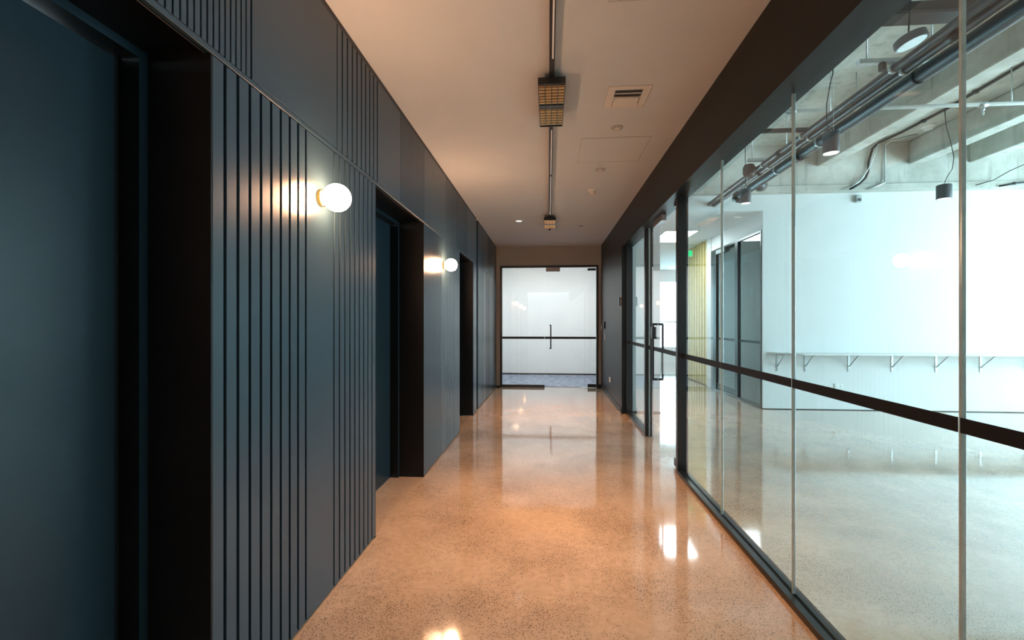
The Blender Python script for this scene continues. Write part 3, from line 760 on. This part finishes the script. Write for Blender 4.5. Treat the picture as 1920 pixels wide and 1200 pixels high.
# sprinkler pipe
sp = root('sprinkler_pipe', (5.0, 5.01, 3.52), 'thin white sprinkler pipe crossing under the concrete beams', 'sprinkler pipe')
tube('pipe_run', [(1.22, 5.0, 3.52), (8.95, 5.02, 3.52)], 0.019, 'whitepipe', sp, 16)
for x in (2.55, 4.42, 6.6):
    h = tube('sprinkler_head', [(x, 5.01, 3.505), (x, 5.01, 3.46), (x, 5.01, 3.455), (x, 5.01, 3.44), (x, 5.01, 3.435), (x, 5.01, 3.41)], [0.016, 0.016, 0.008, 0.008, 0.014, 0.003], 'galv', sp, 10)
    tube('head_fitting', [(x - 0.04, 5.01, 3.52), (x + 0.04, 5.01, 3.52)], 0.026, 'galv', sp, 12)
for x in (3.2, 4.69, 6.7):
    tube('hanger_rod', [(x, 5.01, 3.52), (x, 5.01, 3.90)], 0.006, 'galv', sp, 8)
# black conduit on the soffit
cd = root('conduit', (4.8, 2.0, 3.88), 'black cable conduit along the concrete beam with clips', 'conduit')
tube('conduit_run', [(4.66, -4.9, 3.885), (4.70, 3.0, 3.885), (4.75, 5.0, 3.885), (4.815, 5.93, 3.885), (4.80, 6.6, 3.885), (4.72, 6.93, 3.87), (4.66, 6.955, 3.80), (4.61, 6.96, 3.60), (4.60, 6.95, 3.48), (4.56, 6.94, 3.38), (4.47, 6.93, 3.29), (4.34, 6.93, 3.22)], 0.016, 'cable', cd, 10)
for x, y in ((4.70, 3.2), (4.74, 4.6), (4.78, 5.5), (4.81, 6.25)):
    lathe('clip', [(0.026, 0.0), (0.03, 0.02), (0.03, 0.034)], (x, y, 3.866), 'cable', cd, 'Z', 12)
t = root('white_cable', (4.7, 6.93, 3.3), 'loose white cable hanging down the concrete beam', 'cable')
tube('cable_run', [(4.72, 6.92, 3.86), (4.66, 6.91, 3.70), (4.58, 6.91, 3.50), (4.48, 6.92, 3.34), (4.36, 6.93, 3.25), (4.24, 6.93, 3.215)], 0.008, 'whitepipe', t, 8)
t = root('steel_conduit', (4.83, 6.95, 3.5), 'grey steel conduit running down the concrete beam', 'conduit')
tube('conduit_run', [(5.08, 6.70, 3.885), (4.87, 6.90, 3.885), (4.83, 6.955, 3.84), (4.83, 6.96, 3.36), (4.82, 6.945, 3.31), (4.72, 6.94, 3.26), (4.58, 6.94, 3.215)], 0.011, 'galv', t, 10)
t = root('small_conduit', (1.6, 6.9, 3.3), 'thin dark conduit bending down beside the bulkhead', 'conduit')
tube('conduit_run', [(2.12, 6.95, 3.885), (2.12, 6.955, 3.45), (2.08, 6.945, 3.33), (1.98, 6.94, 3.25), (1.85, 6.94, 3.225)], 0.014, 'duct', t, 10)
t = root('loose_cable', (6.2, 6.9, 3.4), 'thin dark cable sagging along the beam at right', 'cable')
tube('cable_run', [(6.75, 6.90, 3.56), (6.45, 6.92, 3.42), (6.25, 6.93, 3.30), (6.02, 6.93, 3.235)], 0.006, 'cable', t, 8)
t = root('black_cable_end', (6.5, 6.9, 3.24), 'black conduit end with clip at the right edge of the beam', 'conduit')
tube('conduit_run', [(6.33, 6.93, 3.215), (6.55, 6.93, 3.25), (6.95, 6.93, 3.29), (7.5, 6.94, 3.31)], 0.013, 'cable', t, 8)
lathe('clip', [(0.022, 0.0), (0.026, 0.015), (0.022, 0.03)], (6.52, 6.93, 3.232), 'cable', t, 'Z', 12)
t = root('soffit_detector', (5.109, 6.3, 3.9), 'white round smoke detector under the concrete soffit', 'smoke detector')
lathe('base', [(0.075, 0), (0.075, -0.015), (0.065, -0.02)], (5.02, 6.45, 3.9), 'gloss', t, 'Z', 24)
lathe('chamber', [(0.055, -0.02), (0.048, -0.05), (0, -0.058)], (5.02, 6.45, 3.9), 'gloss', t, 'Z', 24)

# ---- pendants
def pendant(x, y, z, r, cord, label):
    t = root('pendant_lamp', (x, y, z), label, 'pendant lamp', 'grey cylinder pendants under the concrete ceiling')
    lathe('shade', [(r * 0.92, 0.004), (r * 0.985, 0.0), (r, 0.004), (r, 0.165), (r * 0.95, 0.17), (0.0, 0.17)], (x, y, z), 'grey', t, 'Z', 28)
    lathe('diffuser', [(r * 0.905, 0.001), (r * 0.905, 0.006)], (x, y, z), 'pend', t, 'Z', 24)
    lathe('cable_gland', [(0.010, 0.17), (0.010, 0.19), (0.005, 0.195)], (x, y, z), 'galv', t, 'Z', 12)
    tube('cord', cord, 0.004, 'cable', t, 8)
    tube('suspension_wire', [(x + 0.02, y, z + 0.17), (x + 0.02, y, 3.90)], 0.0015, 'galv', t, 6)
    return t
pendant(2.33, 3.96, 2.694, 0.0615, [(2.33, 3.96, 2.87), (2.295, 3.96, 2.95), (2.295, 3.96, 3.10), (2.32, 3.96, 3.25), (2.345, 3.96, 3.36), (2.34, 3.96, 3.55), (2.33, 3.96, 3.90)], 'grey cylinder pendant hanging in front of the dark pipes')
pendant(4.797, 5.934, 2.797, 0.074, [(4.797, 5.934, 2.98), (4.83, 5.934, 3.06), (4.89, 5.934, 3.16), (4.91, 5.934, 3.30), (4.87, 5.934, 3.50), (4.82, 5.934, 3.68), (4.805, 5.934, 3.868)], 'dark cylinder pendant on a curved cord before the bright white wall')
pendant(2.33, 5.593, 2.705, 0.058, [(2.33, 5.593, 2.88), (2.325, 5.593, 3.2), (2.325, 5.593, 3.90)], 'farthest small cylinder pendant near the pipe ends')
t = root('tilted_lamp', (2.166, 2.9, 2.98), 'tilted grey disc pendant lamp near the top edge', 'pendant lamp')
RT = Matrix.Rotation(math.radians(-16), 3, 'Y') @ Matrix.Rotation(math.radians(-5), 3, 'X')
lathe('shade', [(0.070, 0.003), (0.080, 0.0), (0.082, 0.006), (0.080, 0.045), (0.068, 0.052), (0, 0.054)], (2.166, 2.90, 2.962), 'grey', t, 'Z', 28, rot=RT)
lathe('diffuser', [(0.071, 0.0005), (0.071, 0.006)], (2.166, 2.90, 2.962), 'galv', t, 'Z', 24, rot=RT)
tube('cord', [(2.146, 2.9, 3.008), (2.150, 2.9, 3.11), (2.158, 2.9, 3.22), (2.152, 2.9, 3.50), (2.152, 2.9, 3.90)], 0.0045, 'cable', t, 8)
